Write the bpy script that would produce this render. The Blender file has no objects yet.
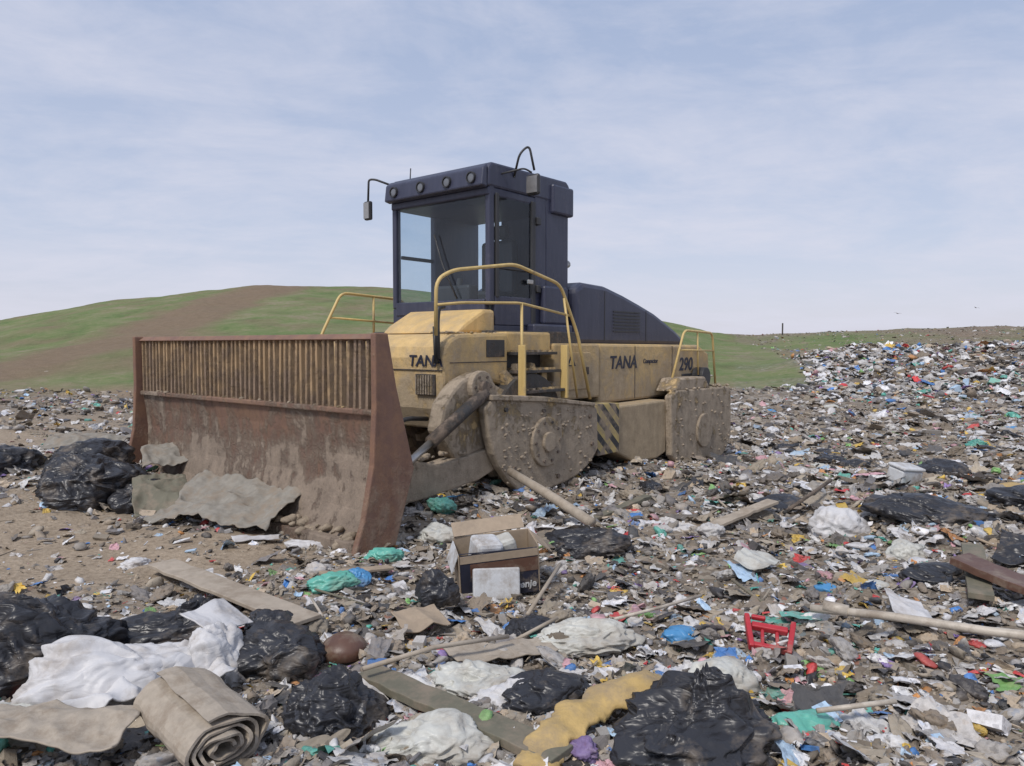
import bpy, bmesh, math, random
import numpy as np
from mathutils import Vector, noise as mn, Matrix
random.seed(7); RNG=np.random.default_rng(11)
sc=bpy.context.scene
sc.view_settings.view_transform='Standard'; sc.view_settings.look='None'; sc.view_settings.exposure=0

# ------------------------------------------------------------ noise
def hsh(ix,iy,seed):
    n=(ix.astype(np.int64)*374761393+iy.astype(np.int64)*668265263+seed*974634777)&0x7fffffff
    n=((n^(n>>13))*1274126177)&0x7fffffff
    return ((n^(n>>16))&0xffff)/65535.0
def vn(x,y,seed=0):
    ix=np.floor(x);iy=np.floor(y);fx=x-ix;fy=y-iy
    fx=fx*fx*(3-2*fx);fy=fy*fy*(3-2*fy)
    a=hsh(ix,iy,seed);b=hsh(ix+1,iy,seed);c=hsh(ix,iy+1,seed);d=hsh(ix+1,iy+1,seed)
    return (a*(1-fx)+b*fx)*(1-fy)+(c*(1-fx)+d*fx)*fy
def fbm(x,y,o=4,seed=0):
    s=0;a=.5
    for i in range(o):
        s=s+a*(vn(x,y,seed+i)-.5);x=x*2.03+5.1;y=y*2.03+1.7;a*=.5
    return s
def sm(a,b,x):
    t=np.clip((x-a)/(b-a),0,1);return t*t*(3-2*t)
CU=[-3,-.9,-.69,-.557,-.42,-.327,-.15,.06,.2,.27,.33,.4,.69,1.2,3]
CZ=[2.5,3.1,3.9,5.6,6.75,7.2,7.0,6.0,3.9,2.7,2.5,2.8,3.4,3.7,3.2]
def soil(x,y):
    a=np.exp(-(((x+4.6)/2.1)**2+((y-6.1)/1.35)**2))*1.1
    b=np.exp(-(((x+11)/6.0)**2+((y-14)/4.5)**2))*1.0
    c=.8*np.exp(-(((x+2.6)/1.5)**2+((y-5.9)/.8)**2))
    d=.5*np.exp(-(((x-.3)/1.6)**2+((y-6.9)/.6)**2))
    return np.clip(a+b+c+d+fbm(x*.9,y*.9,3,40)*.9,0,1)
def H(x,y):
    x=np.asarray(x,float);y=np.asarray(y,float)
    D=np.maximum(y,1.0);u=np.clip(x/D,-3,3)
    cz=np.interp(u,CU,CZ)
    st=np.where(u<.25,23.0,20.0)
    t=np.clip((D-st)/(70-st),0,1)
    z=cz*(t*.75+.25*t*t*(3-2*t))
    z=z-np.clip(D-74,0,200)*.08
    far=sm(14,40,D)
    z=z+fbm(x*.12,y*.12,4,3)*(.9*far)
    z=z+sm(.32,.50,u)*.95*np.exp(-((D-31-6*fbm(x*.15,y*.15,2,55))/5.0)**2)
    lum=.30-.16*soil(x,y)
    z=z+fbm(x*.8,y*.8,4,9)*lum*(1-.6*far)+fbm(x*3.3,y*3.3,3,19)*.13*(1-soil(x,y)*.7)*(1-far)
    z=z+.36*np.exp(-(((x+5.6)/1.9)**2+((y-9.0)/2.0)**2))
    z=z-.25*np.exp(-(((x-4.2)/3.0)**2+((y-13.5)/3.2)**2))
    z=z+.25*np.exp(-(((x-5.2)/2.0)**2+((y-7.8)/1.6)**2))
    return z
def h1(x,y): return float(H(np.array([x]),np.array([y]))[0])

# ------------------------------------------------------------ materials
def nm(name):
    m=bpy.data.materials.new(name);m.use_nodes=True
    nt=m.node_tree;return m,nt,nt.nodes['Principled BSDF']
def N(nt,t,**k):
    n=nt.nodes.new(t)
    for a,b in k.items():
        if a in('operation','blend_type','data_type','attribute_name','feature','noise_dimensions'): setattr(n,a,b)
        else: n.inputs[a].default_value=b
    return n
def ramp(nt,stops,interp='LINEAR'):
    r=nt.nodes.new('ShaderNodeValToRGB');r.color_ramp.interpolation=interp
    e=r.color_ramp.elements
    while len(e)<len(stops): e.new(.5)
    for i,(p,c) in enumerate(stops):
        e[i].position=p;e[i].color=(*c,1) if len(c)==3 else c
    return r
def mixc(nt,f,a,b,bt='MIX'):
    m=nt.nodes.new('ShaderNodeMix');m.data_type='RGBA';m.blend_type=bt
    for sock,v in((0,f),(6,a),(7,b)):
        if hasattr(v,'links') : nt.links.new(v,m.inputs[sock])
        else: m.inputs[sock].default_value=v if sock==0 else (*v,1)
    return m.outputs[2]
def math_(nt,op,a,b=None,c=None):
    m=nt.nodes.new('ShaderNodeMath');m.operation=op
    for i,v in enumerate((a,b,c)):
        if v is None: continue
        if hasattr(v,'links'): nt.links.new(v,m.inputs[i])
        else: m.inputs[i].default_value=v
    return m.outputs[0]
def bump(nt,b,h,s,d=.01):
    n=nt.nodes.new('ShaderNodeBump');n.inputs['Strength'].default_value=s;n.inputs['Distance'].default_value=d
    nt.links.new(h,n.inputs['Height']);nt.links.new(n.outputs[0],b.inputs['Normal'])

def weather(name,base,rough=.5,dirt=(.27,.20,.13),amt=.35,zlo=0.,zhi=2.,zk=.5,metal=0,second=None,streak=False,sc_=1.7,bs=.8,soft=.22):
    m,nt,b=nm(name);L=nt.links
    tc=nt.nodes.new('ShaderNodeTexCoord');sp=nt.nodes.new('ShaderNodeSeparateXYZ');L.new(tc.outputs['Object'],sp.inputs[0])
    mp=nt.nodes.new('ShaderNodeMapping');L.new(tc.outputs['Object'],mp.inputs[0])
    if streak: mp.inputs['Scale'].default_value=(1.,1.0,.8)
    ms=nt.nodes.new('ShaderNodeMapping');L.new(tc.outputs['Object'],ms.inputs[0]);ms.inputs['Scale'].default_value=(7,7,.9)
    n1=N(nt,'ShaderNodeTexNoise',Scale=sc_,Detail=10.,Roughness=.7,Distortion=.4);L.new(mp.outputs[0],n1.inputs['Vector'])
    n2=N(nt,'ShaderNodeTexNoise',Scale=6.,Detail=9.,Roughness=.75);L.new(mp.outputs[0],n2.inputs['Vector'])
    n3=N(nt,'ShaderNodeTexNoise',Scale=55.,Detail=5.,Roughness=.75);L.new(tc.outputs['Object'],n3.inputs['Vector'])
    n4=N(nt,'ShaderNodeTexNoise',Scale=1.6,Detail=6.,Roughness=.6);L.new(ms.outputs[0],n4.inputs['Vector'])
    zt=math_(nt,'DIVIDE',math_(nt,'SUBTRACT',zhi,sp.outputs[2]),zhi-zlo)
    zc=nt.nodes.new('ShaderNodeClamp');L.new(zt,zc.inputs[0])
    v=math_(nt,'ADD',math_(nt,'MULTIPLY',n1.outputs[0],1.3),math_(nt,'MULTIPLY',n2.outputs[0],.8))
    v=math_(nt,'ADD',v,math_(nt,'MULTIPLY',n4.outputs[0],.5))
    v=math_(nt,'ADD',v,math_(nt,'MULTIPLY',zc.outputs[0],zk))
    v=math_(nt,'ADD',v,amt-1.52)
    r=ramp(nt,[(.0,(0,0,0)),(soft,(1,1,1))]);L.new(v,r.inputs[0])
    c0=mixc(nt,n4.outputs[0],tuple(x*.66 for x in base),tuple(min(1,x*1.22+.03) for x in base))
    if second:
        r2=ramp(nt,[(.42,(0,0,0)),(.6,(1,1,1))]);L.new(n2.outputs[0],r2.inputs[0])
        c0=mixc(nt,r2.outputs[0],c0,second)
    r5=ramp(nt,[(.61,(0,0,0)),(.67,(1,1,1))]);L.new(n3.outputs[0],r5.inputs[0])
    c0=mixc(nt,math_(nt,'MULTIPLY',r5.outputs[0],.65),c0,(.10,.06,.04))
    dr=ramp(nt,[(.34,tuple(x*.32 for x in dirt)),(.45,tuple(x*.75 for x in dirt)),(.54,tuple(x*1.1 for x in dirt)),(.66,tuple(min(1,x*1.6) for x in dirt))])
    L.new(math_(nt,'ADD',math_(nt,'MULTIPLY',n2.outputs[0],.55),math_(nt,'ADD',math_(nt,'MULTIPLY',n4.outputs[0],.2),math_(nt,'MULTIPLY',n1.outputs[0],.25))),dr.inputs[0])
    dc=mixc(nt,.35,dr.outputs[0],mixc(nt,n3.outputs[0],tuple(x*.3 for x in dirt),tuple(x*1.7 for x in dirt)))
    c=mixc(nt,math_(nt,'MULTIPLY',r.outputs[0],.93),c0,dc)
    L.new(c,b.inputs['Base Color'])
    rr=mixc(nt,r.outputs[0],(rough,)*3,(.93,)*3);L.new(rr,b.inputs['Roughness'])
    b.inputs['Metallic'].default_value=metal
    hh=math_(nt,'ADD',math_(nt,'MULTIPLY',math_(nt,'MULTIPLY',r.outputs[0],math_(nt,'ADD',n2.outputs[0],.2)),1.2),math_(nt,'MULTIPLY',n3.outputs[0],.25))
    bump(nt,b,hh,bs,.03)
    return m
M={}
M['yellow']=weather('faded_yellow_paint',(.68,.46,.18),.5,amt=.30,zlo=.5,zhi=1.9,zk=.55,dirt=(.33,.26,.175),bs=.5,soft=.42)
M['rail']=weather('rail_yellow_paint',(.60,.43,.16),.5,amt=.10,zlo=.3,zhi=1.9,zk=.15,bs=.3)
M['mud']=weather('mud_caked_steel',(.52,.37,.18),.7,amt=.34,zlo=.2,zhi=1.5,zk=.22,dirt=(.33,.27,.205),bs=1.,soft=.16)
M['navy']=weather('navy_paint',(.026,.030,.062),.40,amt=.03,zlo=1.3,zhi=4.,zk=.22,dirt=(.13,.125,.135),bs=.25,soft=.7)
M['rust']=weather('rusty_blade_steel',(.19,.105,.07),.65,amt=.20,zlo=.2,zhi=1.2,zk=.30,dirt=(.25,.20,.155),second=(.25,.15,.095),streak=True,bs=.9)
M['rust2']=weather('rusty_plate_steel',(.17,.085,.055),.65,amt=.06,zlo=.0,zhi=.8,zk=.25,dirt=(.24,.185,.14),second=(.23,.125,.075),bs=.6,soft=.4)
M['bars']=weather('worn_grille_bars',(.38,.25,.13),.7,amt=.25,zlo=1.,zhi=1.8,zk=.2,dirt=(.24,.17,.12))
M['dark']=weather('dark_steel',(.035,.032,.03),.6,amt=.2,zlo=.2,zhi=1.8,zk=.3,dirt=(.17,.13,.10))
M['black']=weather('black_rubber',(.02,.02,.022),.5,amt=-.1,zk=.1,bs=.2)
def simple(name,col,rough=.5,metal=0,var=.25,scale=12,bs=.3,dirt=.0,bd=.01,spec=.5):
    m,nt,b=nm(name);L=nt.links
    tc=nt.nodes.new('ShaderNodeTexCoord')
    n=N(nt,'ShaderNodeTexNoise',Scale=float(scale),Detail=7.,Roughness=.65);L.new(tc.outputs['Object'],n.inputs['Vector'])
    c=mixc(nt,n.outputs[0],tuple(max(0,x*(1-var*1.6)) for x in col),tuple(min(1,x*(1+var)) for x in col))
    if dirt>0:
        n2=N(nt,'ShaderNodeTexNoise',Scale=float(scale)*.45,Detail=8.,Roughness=.7);L.new(tc.outputs['Object'],n2.inputs['Vector'])
        r=ramp(nt,[(.62-dirt*.35,(0,0,0)),(.72-dirt*.2,(1,1,1))]);L.new(n2.outputs[0],r.inputs[0])
        c=mixc(nt,math_(nt,'MULTIPLY',r.outputs[0],.75),c,(.24,.19,.14))
    L.new(c,b.inputs['Base Color']);b.inputs['Roughness'].default_value=rough;b.inputs['Metallic'].default_value=metal
    b.inputs['Specular IOR Level'].default_value=spec
    if bs: bump(nt,b,n.outputs[0],bs,bd)
    return m
def film(name,col,rough,dirt,bd=.02,sc_=3.2,spec=.5,bs=.5):
    m,nt,b=nm(name);L=nt.links
    tc=nt.nodes.new('ShaderNodeTexCoord')
    mp=nt.nodes.new('ShaderNodeMapping');L.new(tc.outputs['Object'],mp.inputs[0]);mp.inputs['Scale'].default_value=(1.,1.,2.2);mp.inputs['Rotation'].default_value=(.5,.3,.7)
    def ridge(s,dist,w):
        n=N(nt,'ShaderNodeTexNoise',Scale=s,Detail=1.5,Roughness=.5,Distortion=dist);L.new(mp.outputs[0],n.inputs['Vector'])
        return math_(nt,'MULTIPLY',math_(nt,'ABSOLUTE',math_(nt,'SUBTRACT',n.outputs[0],.5)),w)
    h=math_(nt,'ADD',ridge(sc_,1.6,3.),ridge(sc_*3.,1.,.7))
    n2=N(nt,'ShaderNodeTexNoise',Scale=4.,Detail=8.,Roughness=.7);L.new(tc.outputs['Object'],n2.inputs['Vector'])
    r=ramp(nt,[(.62-dirt*.35,(0,0,0)),(.78-dirt*.2,(1,1,1))]);L.new(n2.outputs[0],r.inputs[0])
    c=mixc(nt,math_(nt,'MULTIPLY',r.outputs[0],.7),col,(.24,.19,.14));L.new(c,b.inputs['Base Color'])
    rr=mixc(nt,r.outputs[0],(rough,)*3,(.8,)*3);L.new(rr,b.inputs['Roughness']);b.inputs['Specular IOR Level'].default_value=spec
    bump(nt,b,h,bs,bd);return m
M['bagblack']=film('black_plastic',(.026,.026,.030),.38,.30,.03,3.6,.5,.55)
M['white']=film('white_plastic',(.56,.55,.55),.5,.45,.02,2.6,.4,.5)
M['pale']=film('translucent_plastic',(.50,.50,.46),.42,.55,.02,3.,.4,.5)
M['teal']=film('teal_plastic',(.12,.40,.32),.4,.35)
M['blue']=film('blue_plastic',(.07,.24,.46),.4,.35)
M['foamwhite']=simple('polystyrene',(.58,.59,.60),.7,scale=10,dirt=.5,var=.15)
M['card']=simple('cardboard',(.36,.28,.20),.85,dirt=.35)
M['grey']=simple('grey_carpet',(.27,.25,.215),.95,scale=14,dirt=.45,bd=.02,var=.35)
M['wood']=simple('weathered_wood',(.40,.34,.27),.8,scale=10,dirt=.4)
M['olive']=simple('olive_board',(.15,.14,.10),.75,dirt=.4)
M['beige']=simple('beige_carpet',(.38,.325,.26),.9,scale=22,dirt=.4,bd=.02)
M['red']=simple('red_plastic',(.45,.03,.04),.4,dirt=.3)
M['foam']=simple('yellow_foam',(.52,.36,.14),.9,scale=7,dirt=.55,bd=.03,bs=.7,var=.35)
M['brown']=simple('brown_ceramic',(.12,.06,.04),.45,dirt=.4)
M['pvc']=simple('pvc_pipe',(.52,.46,.38),.5,dirt=.45)
M['steel']=simple('steel_metal',(.45,.43,.40),.35,metal=.8,dirt=.1)
M['lens']=simple('lamp_lens',(.16,.17,.19),.12)
M['decal']=simple('decal_dark',(.02,.022,.04),.5,dirt=.2)
def glass():
    m,nt,b=nm('cab_glass');nt.nodes.remove(b);o=nt.nodes['Material Output']
    t=nt.nodes.new('ShaderNodeBsdfTransparent');t.inputs[0].default_value=(.80,.88,.93,1)
    g=nt.nodes.new('ShaderNodeBsdfGlossy');g.inputs[0].default_value=(.8,.85,.9,1);g.inputs['Roughness'].default_value=.08
    d=nt.nodes.new('ShaderNodeBsdfDiffuse');d.inputs[0].default_value=(.3,.28,.26,1)
    x=nt.nodes.new('ShaderNodeMixShader');x.inputs[0].default_value=.05;nt.links.new(t.outputs[0],x.inputs[1]);nt.links.new(g.outputs[0],x.inputs[2])
    tc=nt.nodes.new('ShaderNodeTexCoord');n=N(nt,'ShaderNodeTexNoise',Scale=3.,Detail=8.);nt.links.new(tc.outputs['Object'],n.inputs['Vector'])
    x2=nt.nodes.new('ShaderNodeMixShader');nt.links.new(math_(nt,'MULTIPLY',n.outputs[0],.08),x2.inputs[0]);nt.links.new(x.outputs[0],x2.inputs[1]);nt.links.new(d.outputs[0],x2.inputs[2])
    nt.links.new(x2.outputs[0],o.inputs[0]);return m
M['glass']=glass()
def hazard():
    m,nt,b=nm('hazard_stripes');L=nt.links
    tc=nt.nodes.new('ShaderNodeTexCoord');sp=nt.nodes.new('ShaderNodeSeparateXYZ');L.new(tc.outputs['Object'],sp.inputs[0])
    d=math_(nt,'MULTIPLY',math_(nt,'ADD',sp.outputs[0],math_(nt,'MULTIPLY',sp.outputs[2],1.2)),3.6)
    f=math_(nt,'GREATER_THAN',math_(nt,'FRACT',d),.5)
    n=N(nt,'ShaderNodeTexNoise',Scale=7.,Detail=8.);L.new(tc.outputs['Object'],n.inputs['Vector'])
    r=ramp(nt,[(.42,(0,0,0)),(.62,(1,1,1))]);L.new(n.outputs[0],r.inputs[0])
    c=mixc(nt,f,(.035,.035,.035),(.46,.35,.13));c=mixc(nt,r.outputs[0],c,(.27,.21,.15))
    L.new(c,b.inputs['Base Color']);b.inputs['Roughness'].default_value=.7;return m
M['haz']=hazard()

# ------------------------------------------------------------ mesh helpers
def mk(name,verts,faces,mat,parent=None,smooth=False,bev=0,recalc=True):
    me=bpy.data.meshes.new(name);me.from_pydata([tuple(v) for v in verts],[],faces)
    if recalc:
        bm=bmesh.new();bm.from_mesh(me);bmesh.ops.recalc_face_normals(bm,faces=bm.faces);bm.to_mesh(me);bm.free()
    if smooth: me.polygons.foreach_set('use_smooth',[True]*len(me.polygons))
    ob=bpy.data.objects.new(name,me);sc.collection.objects.link(ob)
    me.materials.append(mat if not isinstance(mat,str) else M[mat])
    if parent: ob.parent=parent
    if bev:
        b=ob.modifiers.new('b','BEVEL');b.width=bev;b.segments=2;b.limit_method='ANGLE'
    return ob
def boxvf(a,b):
    v=[(x,y,z) for x in(a[0],b[0]) for y in(a[1],b[1]) for z in(a[2],b[2])]
    f=[(0,1,3,2),(4,6,7,5),(0,4,5,1),(2,3,7,6),(0,2,6,4),(1,5,7,3)]
    return v,f
EM=bpy.data.objects.new('landfill_compactor',None);sc.collection.objects.link(EM)
EM.location=(-2.8,7.6,0);EM.rotation_euler=(0,0,math.atan2(.774,.634))
def bx(name,s0,s1,l0,l1,z0,z1,mat,bev=.012):
    v,f=boxvf((s0,-l1,z0),(s1,-l0,z1));return mk(name,v,f,mat,EM,bev=bev)
def prism(name,poly,l0,l1,mat,bev=.012,parent='m'):
    n=len(poly);v=[(s,-l0,z) for s,z in poly]+[(s,-l1,z) for s,z in poly]
    f=[tuple(range(n)),tuple(range(2*n-1,n-1,-1))]+[(i,(i+1)%n,n+(i+1)%n,n+i) for i in range(n)]
    return mk(name,v,f,mat,EM,bev=bev)
def tubevf(pts,r,seg=10,close=True):
    P=[Vector(p) for p in pts];V=[];F=[]
    up=None
    for i,p in enumerate(P):
        d=((P[min(i+1,len(P)-1)]-P[max(i-1,0)])).normalized()
        if up is None:
            up=d.orthogonal().normalized()
        up=(up-d*up.dot(d)).normalized();w=d.cross(up)
        rr=r[i] if isinstance(r,(list,tuple)) else r
        for k in range(seg):
            a=2*math.pi*k/seg;V.append(p+(up*math.cos(a)+w*math.sin(a))*rr)
    for i in range(len(P)-1):
        for k in range(seg):
            F.append((i*seg+k,i*seg+(k+1)%seg,(i+1)*seg+(k+1)%seg,(i+1)*seg+k))
    F.append(tuple(range(seg))[::-1]);F.append(tuple((len(P)-1)*seg+k for k in range(seg)))
    return V,F
def roundpath(pts,r=.1,n=5):
    P=[Vector(p) for p in pts];out=[P[0]]
    for i in range(1,len(P)-1):
        a=(P[i-1]-P[i]);b=(P[i+1]-P[i]);q=min(r,a.length*.45,b.length*.45)
        a0=P[i]+a.normalized()*q;b0=P[i]+b.normalized()*q
        for k in range(n+1):
            t=k/n;out.append(a0*(1-t)**2+P[i]*2*t*(1-t)+b0*t*t)
    out.append(P[-1]);return out
def tb(name,pts,r,mat,rd=.1,seg=10):
    v,f=tubevf(roundpath([(s,-l,z) for s,l,z in pts],rd),r,seg);return mk(name,v,f,mat,EM,smooth=True)
def cyl(name,s,z,l0,l1,r,mat,seg=28,bev=.01):
    poly=[(s+r*math.cos(2*math.pi*k/seg),z+r*math.sin(2*math.pi*k/seg)) for k in range(seg)]
    return prism(name,poly,l0,l1,mat,bev)

# ------------------------------------------------------------ BLADE
prof=[(-.24,.0),(-.13,.10),(-.03,.27),(.03,.5),(.05,.72),(.03,.93),(-.01,1.12)]
V=[];F=[];nl=90
for j in range(nl+1):
    l=-2.17+4.34*j/nl
    for s,z in prof:
        e=.02*mn.noise(Vector((l*2.2,z*3,1)))+.008*mn.noise(Vector((l*7,z*9,4)));V.append((s+e,-l,z))
    for s,z in prof[::-1]:
        V.append((s+.07,-l,z))
n2=len(prof)*2
for j in range(nl):
    for k in range(n2):
        F.append((j*n2+k,j*n2+(k+1)%n2,(j+1)*n2+(k+1)%n2,(j+1)*n2+k))
F+= [tuple(range(n2)),tuple(nl*n2+k for k in range(n2))]
mk('blade_moldboard',V,F,'rust',EM,smooth=False)
bx('blade_cutting_edge',-.30,-.20,-2.16,2.16,-.04,.07,'rust')
bx('blade_mid_rail',-.045,.085,-2.16,2.16,1.10,1.15,'rust')
prism('blade_top_rail',[(-.05,1.75),(.02,1.80),(.09,1.78),(.07,1.73)],-2.165,2.165,'rust2')
V=[];F=[]
nb=50
for i in range(nb):
    l=-2.12+4.24*i/(nb-1)+random.uniform(-.008,.008)
    w=.016;ln=random.uniform(-.02,.02)
    o=len(V)
    for (s,z,d) in((0,1.14,0),(0.005,1.75,ln)):
        for a,b in((-.02,-w),(.035,-w),(.035,w),(-.02,w)): V.append((s+a,-(l+b+d),z))
    F+=[(o,o+1,o+5,o+4),(o+1,o+2,o+6,o+5),(o+2,o+3,o+7,o+6),(o+3,o,o+4,o+7)]
mk('blade_grille_bars',V,F,'bars',EM)
ep=[(-.09,1.80),(.05,1.80),(.14,1.35),(.34,.62),(.12,-.02),(-.33,-.03),(-.22,.25),(-.12,.7),(-.09,1.2)]
prism('blade_end_plate_left',ep,2.17,2.235,'rust2')
prism('blade_end_plate_right',ep,-2.235,-2.17,'rust2')
for i,l in enumerate((-1.5,-.5,.5,1.5)):
    prism('blade_rib_%d'%i,[(.08,1.7),(.13,1.7),(.32,.7),(.2,.1),(.06,.1)],l-.02,l+.02,'rust')
bx('blade_back_beam',.1,.32,-2.1,2.1,.45,.75,'mud')
for sgn,nm_ in((1,'left'),(-1,'right')):
    a,b=sorted((sgn*1.36,sgn*1.60))
    prism('push_arm_'+nm_,[(.1,.86),(.42,.88),(.75,.60),(1.3,.46),(2.3,.58),(2.36,.36),(1.9,.22),(1.1,.14),(.1,.12)],a,b,'mud',.02)
    a,b=sorted((sgn*1.36,sgn*1.56))
    tb('lift_cylinder_'+nm_,[(1.95,sgn*1.64,1.18),(1.1,sgn*1.66,.72)],.07,'dark')
    tb('lift_rod_'+nm_,[(1.1,sgn*1.66,.72),(.45,sgn*1.66,.36)],.038,'steel')
    prism('pivot_bracket_'+nm_,[(1.32,.80),(1.4,1.08),(1.52,1.21),(1.66,1.32),(1.9,1.40),(2.1,1.38),(2.25,1.25),(2.3,.95),(2.1,.55),(1.6,.45)],a,b,'mud',.04)
    cyl('pivot_boss_'+nm_,1.93,1.24,*sorted((sgn*1.55,sgn*1.63)),.18,'mud')
    cyl('pivot_pin_'+nm_,1.93,1.24,*sorted((sgn*1.6,sgn*1.68)),.07,'dark')
    for k in range(6):
        cyl('pivot_bolt_%s_%d'%(nm_,k),1.93+.125*math.cos(k*1.047),1.24+.125*math.sin(k*1.047),*sorted((sgn*1.62,sgn*1.645)),.018,'dark',6,0)
    a,b=sorted((sgn*1.60,sgn*1.72))
    prism('front_side_plate_'+nm_,[(1.86,1.02),(2.0,1.12),(2.9,1.05),(4.02,.93),(4.1,.85),(4.12,.34),(4.0,.22),(3.85,.13),(3.65,.05),(3.4,.0),(3.0,-.04),(2.6,-.03),(2.42,.04),(2.28,.15),(2.1,.35),(2.0,.5),(1.93,.7)],a,b,'mud',.03)
    prism('front_side_plate_lip_'+nm_,[(1.95,1.1),(2.9,1.03),(4.0,.91),(4.0,.95),(2.9,1.09),(1.95,1.16)],*sorted((sgn*1.35,sgn*1.75)),'mud',.01)
    for k,(ss,zz_) in enumerate(((2.2,.98),(2.9,.92),(3.9,.78),(3.95,.42),(2.35,.3),(3.2,.1))):
        cyl('side_plate_bolt_%s_%d'%(nm_,k),ss,zz_,*sorted((sgn*1.71,sgn*1.745)),.028,'dark',6,0)
    cyl('drum_hub_cover_'+nm_,2.95,.55,*sorted((sgn*1.71,sgn*1.76)),.30,'mud',32,.015)
    cyl('drum_hub_centre_'+nm_,2.95,.55,*sorted((sgn*1.755,sgn*1.80)),.12,'mud',24,.012)
    for k in range(10):
        cyl('drum_hub_bolt_%s_%d'%(nm_,k),2.95+.24*math.cos(k*.628),.55+.24*math.sin(k*.628),*sorted((sgn*1.755,sgn*1.775)),.02,'dark',6,0)
    prism('rear_side_plate_'+nm_,[(6.15,.92),(6.35,1.0),(8.3,.98),(8.42,.9),(8.45,.1),(8.3,-.08),(8.1,-.2),(7.8,-.3),(7.5,-.34),(7.0,-.32),(6.6,-.25),(6.35,-.12),(6.2,.0)],a,b,'mud',.03)
    cyl('rear_drum_hub_cover_'+nm_,7.3,.3,*sorted((sgn*1.71,sgn*1.76)),.28,'mud',32,.015)
    prism('mid_frame_'+nm_,[(4.745,.85),(6.2,.86),(6.2,.05),(5.9,-.02),(5.2,.02),(4.745,.2)],*sorted((sgn*1.2,sgn*1.62)),'yellow',.03)
    prism('hazard_panel_'+nm_,[(4.14,.92),(4.74,.90),(4.74,.22),(4.2,.22)],*sorted((sgn*1.3,sgn*1.66)),'haz',.01)
def drum(name,s,z,r):
    cyl(name,s,z,-1.5,1.5,r,'dark',40)
    V=[];F=[]
    for i in range(18):
        for j in range(9):
            a=2*math.pi*(i+(j%2)*.5)/18;l=-1.38+2.76*j/8
            c,sn=math.cos(a),math.sin(a);o=len(V)
            for rr,w in((r-.01,.075),(r+.13,.04)):
                for dx,dy in((-w,-w),(w,-w),(w,w),(-w,w)):
                    V.append((s+c*rr-sn*dx,-(l+dy),z+sn*rr+c*dx))
            F+=[(o+4,o+5,o+6,o+7)]+[(o+k,o+(k+1)%4,o+4+(k+1)%4,o+4+k) for k in range(4)]
    mk(name+'_teeth',V,F,'mud',EM)
drum('front_drum',2.95,.70,.66);drum('rear_drum',7.3,.4,.62)
# ------------------------------------------------------------ FRONT BODY
prism('front_hood',[(1.72,.75),(1.60,1.0),(1.58,1.56),(1.62,1.68),(1.70,1.76),(1.85,1.82),(2.7,1.85),(2.7,1.2),(2.3,1.3),(2.0,1.2)],-1.35,1.35,'yellow',.04)
prism('cab_base_slope',[(2.25,1.84),(2.38,1.95),(2.74,2.14),(2.95,2.14),(2.95,1.84)],-.42,.93,'yellow',.04)
bx('front_core',2.7,4.6,-1.1,1.1,.9,1.88,'dark')
bx('front_grille',1.565,1.6,.95,1.25,1.15,1.38,'dark',.004)
bx('hood_seam_front',1.572,1.60,-1.34,1.34,1.42,1.43,'dark',0)
bx('hood_seam_side',1.7,2.68,1.348,1.356,1.50,1.51,'dark',0)
bx('hood_side_vent',2.3,2.62,1.35,1.362,1.56,1.76,'dark',.004)
for i in range(7): bx('front_grille_slat_%d'%i,1.545,1.57,.965+.04*i,.98+.04*i,1.16,1.37,'mud',0)
bx('side_panel_front',3.62,4.7,1.08,1.36,.97,1.72,'yellow',.03)
bx('side_panel_upper',2.705,3.6,1.08,1.32,1.6,1.86,'yellow',.03)
bx('side_hatch',3.75,4.45,1.355,1.375,1.1,1.6,'yellow',.012)
bx('hatch_latch',4.32,4.38,1.375,1.395,1.3,1.4,'dark',.005)
prism('warning_triangle',[(3.88,1.42),(4.08,1.42),(3.98,1.58)],1.375,1.379,'decal',0)
prism('warning_triangle_inner',[(3.925,1.435),(4.035,1.435),(3.98,1.53)],1.379,1.382,'rail',0)
bx('side_recess',2.75,3.6,1.08,1.15,1.0,1.59,'black')
for i,z in enumerate((1.12,1.36,1.58)):
    bx('step_%d'%i,2.72,3.55,1.15,1.58-.06*i,z,z+.035,'dark',.004)
    for k in range(6): bx('step_tooth_%d_%d'%(i,k),2.78+k*.13,2.83+k*.13,1.15,1.56-.06*i,z+.035,z+.06,'mud',0)
bx('step_stringer_a',2.70,2.73,1.50,1.6,1.03,1.70,'rail',.005)
bx('step_stringer_b',3.56,3.60,1.50,1.6,1.03,1.70,'rail',.005)
tb('front_hose',[(1.66,1.3,2.12),(1.56,1.32,2.1),(1.53,1.33,1.95),(1.54,1.33,1.55)],.028,'black')
tb('front_hose_b',[(1.54,1.28,1.9),(1.54,1.3,1.5)],.022,'black')
def text(name,body,loc,rot,size,mat='decal',parent=EM,sx=1):
    c=bpy.data.curves.new(name,'FONT');c.body=body;c.size=size;c.extrude=.002;c.offset=size*.022
    o=bpy.data.objects.new(name,c);sc.collection.objects.link(o);o.parent=parent
    o.location=loc;o.rotation_euler=rot;o.scale=(sx,1,1);c.materials.append(M[mat]);c.shear=.15;return o
R90=math.pi/2
text('front_lettering','TANA',(1.574,-.83,1.47),(R90,0,-R90),.17,sx=1.15)
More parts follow.
